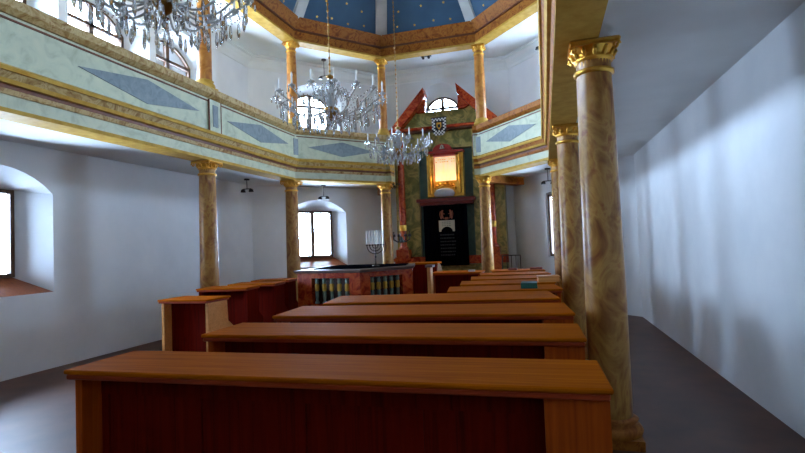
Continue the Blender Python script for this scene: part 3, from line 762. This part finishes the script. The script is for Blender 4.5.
# things on the pews
def book(loc, sx, sy, sz, cover, label, rz=0, group=None):
    root = empty('book', loc, rz); tag(root, label, 'book', group)
    mb = MB(); mb.box(-sx/2, sx/2, -sy/2, sy/2, 0, .004); mb.box(-sx/2, sx/2, -sy/2, sy/2, sz-.004, sz); mb.box(-sx/2, sx/2, -sy/2, -sy/2+.005, 0, sz); mb.build('cover', cover, root)
    mb = MB(); mb.box(-sx/2+.006, sx/2-.008, -sy/2+.006, sy/2-.006, .004, sz-.004); mb.build('pages', M['paper'], root)
book((-.21, 5.90, 1.0), .18, .26, .062, M['green_book'], 'thick green book lying on a pew ledge at right')
book((-.62, 9.45, 1.0), .16, .22, .035, M['red_book'], 'russet book on the farthest right pew, left of the other')
book((-.20, 9.50, 1.0), .22, .20, .04, M['red_book'], 'russet book on the farthest right pew, beside the column')
book((-1.36, 9.25, 1.0), .12, .12, .03, M['cloth_white'], 'small white booklet on the desk by the highlighted column')
root = empty('book_box', (.0, 6.76, 1.0), .1); tag(root, 'pale wooden box on a pew ledge beside the right column', 'box')
mb = MB(); mb.box(-.13, .13, -.12, .12, 0, .012); mb.box(-.13, .13, -.12, -.108, .012, .06); mb.box(-.13, .13, .108, .12, .012, .06); mb.box(-.13, -.118, -.108, .108, .012, .06); mb.box(.118, .13, -.108, .108, .012, .06)
mb.build('case', M['light_wood'], root)
mb = MB(); mb.box(-.138, .138, -.128, .128, .06, .075, bev=.004); mb.build('lid', M['light_wood'], root)
mb = MB(); mb.prism([(-.05, 0), (.05, 0), (.02, .13), (-.03, .16)], 'y', -.01, .01)
tag(mb.build('paper_card', M['paper'], None, (-2.03, 9.52, 1.0)), 'white paper card standing on the desk before the black curtain', 'card')

# iron railing right of the ark
root = empty('iron_railing', (-.80, 11.95, 0)); tag(root, 'low black iron railing at the wall, right of the ark', 'railing')
mb = MB(); mb.tube([(-.22, 0, 1.2), (.20, 0, 1.2)], .012, 8); mb.tube([(-.22, 0, .15), (.20, 0, .15)], .01, 8); mb.build('rail', M['black'], root)
for k in range(5):
    x = -.22+.105*k; mb = MB(); mb.tube([(x, 0, 0 if k in (0, 4) else .15), (x, 0, 1.2)], .009 if k not in (0, 4) else .013, 8); mb.build('bar', M['black'], root)

# ceiling spot fittings
def pendant(loc, drop, label, heads=2):
    root = empty('ceiling_light', loc); tag(root, label, 'ceiling light')
    mb = MB(); mb.lathe([(.06, -.03), (.06, 0)], 16); mb.build('ceiling_plate', M['black'], root)
    mb = MB(); mb.tube([(0, 0, -.03), (0, 0, -drop)], .008, 8); mb.tube([(-.1, 0, -drop), (.1, 0, -drop)], .01, 8); mb.build('rod', M['black'], root)
    for k in range(heads):
        x = -.1+.2*k/(max(1, heads-1)); mb = MB(); mb.lathe([(.02, 0), (.045, -.02), (.055, -.07), (.04, -.072)], 14, T(x, 0, -drop)); mb.build('lamp_head', M['black'], root)
pendant((-5.30, 11.30, ZG+.06), .28, 'double headed lamp under the gallery above the casement window')
pendant((.10, 11.30, ZG+.06), .28, 'double headed lamp under the gallery above the right window')
pendant((-5.16, 11.26, ZW), .42, 'hanging lamp on the upper ceiling behind the large chandelier', 1)
pendant((.12, 11.25, ZW), .45, 'hanging lamp on the upper ceiling at right near the ribbed gallery edge', 1)
pendant((-6.2, 9.35, ZG+.06), .22, 'double headed lamp under the left gallery at the picture edge')
root = empty('ceiling_spotlight', (-2.68, 11.95, ZW)); tag(root, 'small black spotlight fixed to the upper ceiling before the ark', 'spotlight')
mb = MB(); mb.box(-.13, .13, -.05, .05, -.035, 0); mb.build('track', M['black'], root)
for x in (-.07, .07):
    mb = MB(); mb.lathe([(.03, -.04), (.035, 0), (.02, .05)], 12, Matrix.Translation((x, -.02, -.06)) @ Matrix.Rotation(.7, 4, 'X')); mb.build('lamp_head', M['black'], root)

# ------------------------------------------------------------------ chandeliers
def drop_mesh(h, r):
    mb = MB(); mb.lathe([(0, 0), (r*.55, -h*.12), (r, -h*.62), (r*.6, -h*.86), (0, -h)], 6, smooth=False)
    return mb
def chandelier(cx, cy, zhub, R, narm, top, label, proto_s=1.0):
    """zhub: height of candle cups; top: height where the chain is fixed"""
    s = proto_s
    root = empty('chandelier', (cx, cy, zhub)); tag(root, label, 'chandelier', 'crystal chandeliers in a row')
    mb = MB(); mb.tube([(0, 0, .30*s), (0, 0, top-zhub-.04)], .006, 6)
    k = .34*s
    while k < top-zhub-.1: mb.lathe([(0, 0), (.014, .012), (.014, .03), (0, .045)], 6, T(0, 0, k)); k += .085
    mb.build('chain', M['brass'], root)
    mb = MB(); mb.lathe([(.07, -.06), (.05, -.02), (.0, 0)], 16, T(0, 0, top-zhub)); mb.build('ceiling_rose', M['brass'], root)
    mb = MB(); mb.lathe([(.0, -.20), (.012, -.19), (.012, .30), (0, .31)], 10); mb.lathe([(0, .26), (.045, .275), (.05, .295), (.015, .32), (0, .33)], 14); mb.build('brass_rod', M['brass'], root)
    mb = MB(); mb.lathe([(.012, -.10), (.05, -.07), (.03, -.02), (.02, .02), (.045, .05), (.05, .09), (.022, .13), (.018, .18), (.04, .2), (.045, .23), (.015, .26)], 18); mb.build('glass_baluster', M['arm_glass'], root)
    mb = MB(); mb.lathe([(0, -.24), (.02, -.23), (.05, -.20), (.085, -.15), (.09, -.11), (.05, -.09), (.0, -.085)], 18); mb.build('hub_bowl', M['brass'], root)
    # one arm with cup, candle, drops; the rest are copies turned about the axis
    def arm_set(a):
        h = empty_arm(a)
    pa = []
    zc = 0.0
    for t in [j/14 for j in range(15)]:
        r = .06+(R-.06)*t
        z = -.13 - .10*math.sin(PI*min(1, t*1.35)) * (1-.2*t) + .13*max(0, (t-.55)/.45)**1.6
        pa.append((r, 0, z))
    arm = MB(); arm.tube(pa, .0085, 8); arm = arm.build('arm', M['arm_glass'], root)
    sc_ = MB(); sc_.tube([(.05, 0, -.05), (.12, 0, .10), (.20, 0, .12), (.23, 0, .05), (.19, 0, .02)], .007, 6); scroll = sc_.build('scroll', M['arm_glass'], arm)
    cp = MB(); cp.lathe([(.010, 0), (.014, .012), (.036, .026), (.042, .034), (.02, .034), (.014, .04), (.016, .055)], 12, T(R, 0, -.01)); cup = cp.build('candle_cup', M['arm_glass'], arm)
    cn = MB(); cn.lathe([(.010, .045), (.010, .12), (.014, .135), (.011, .155), (.0, .18)], 10, T(R, 0, 0)); can = cn.build('candle', M['white'], arm)
    def mk(r, z, h, rad, phi=0):
        return drop_mesh(h, rad), (r*math.cos(phi), r*math.sin(phi), z)
    dm, _ = mk(0, 0, .065, .010); 
    drops = []
    d1 = dm.build('crystal_drop', M['crystal'], arm)
    d1.location = (R+.05, 0, .01)
    offs = [(R-.05, 0, .01), (R, .05, .01), (R, -.05, .01), (R-.02, 0, -.06)]
    for q in offs[:3]:
        c = d1.copy(); sc.collection.objects.link(c); c.parent = arm; c.location = q
    # bead garland from hub top to the arm end
    bg = MB()
    for j in range(13):
        t = j/12; r = .05+(R-.09)*t; z = .20*(1-t)+.03*t-.16*math.sin(PI*t)
        bg.lathe([(0, -.010), (.010, 0), (0, .010)], 6, T(r, 0, z), smooth=False)
    bgo = tag(bg.build('bead_garland', M['crystal'], arm), kind='stuff')
    kids = list(arm.children)
    for i in range(1, narm):
        a2 = arm.copy(); sc.collection.objects.link(a2); a2.rotation_euler = (0, 0, 2*PI*i/narm+.1)
        for kk in kids:
            c = kk.copy(); sc.collection.objects.link(c); c.parent = a2
    arm.rotation_euler = (0, 0, .1)
    # hanging tiers of drops
    def big(h, rad): return drop_mesh(h, rad)
    proto = big(.13, .016).build('crystal_drop', M['crystal'], root)
    n = 0
    for ring_r, z, cnt in ((.12, -.20, 10), (R*.45, -.24, 20), (R*.68, -.22, 26), (R*.92, -.12, 30), (.10, .20, 8)):
        for i in range(cnt):
            a = 2*PI*(i+.5*(cnt % 3))/cnt
            o = proto if n == 0 else proto.copy()
            if n: sc.collection.objects.link(o)
            o.parent = root; o.location = (ring_r*math.cos(a), ring_r*math.sin(a), z+.012*math.sin(i*2.3)); n += 1
    mb = MB()
    for ring_r, z in ((.12, -.195), (R*.45, -.235), (R*.68, -.215), (R*.92, -.115)):
        for i in range(int(ring_r*150)):
            a = 2*PI*i/int(ring_r*150); mb.lathe([(0, -.007), (.008, 0), (0, .007)], 5, T(ring_r*math.cos(a), ring_r*math.sin(a), z+.01), smooth=False)
    tag(mb.build('bead_rings', M['crystal'], root), kind='stuff')
    mb = MB(); mb.lathe([(0, -.34), (.018, -.325), (.024, -.30), (.01, -.275), (.03, -.255), (0, -.23)], 10, smooth=False); mb.build('finial_ball', M['crystal'], root)
    return root
ZR = dz(1.0)
chandelier(-2.49, 5.6, 3.38, .66, 16, ZR, 'large crystal chandelier with sixteen curved arms over the middle pews')
chandelier(-2.54, 8.7, 3.42, .58, 12, dz(.98), 'crystal chandelier hanging nearest to the ark, in front of the green gallery')
chandelier(-2.52, 2.85, 3.47, .60, 16, ZR, 'crystal chandelier cut off at the top left, nearest to the viewer')
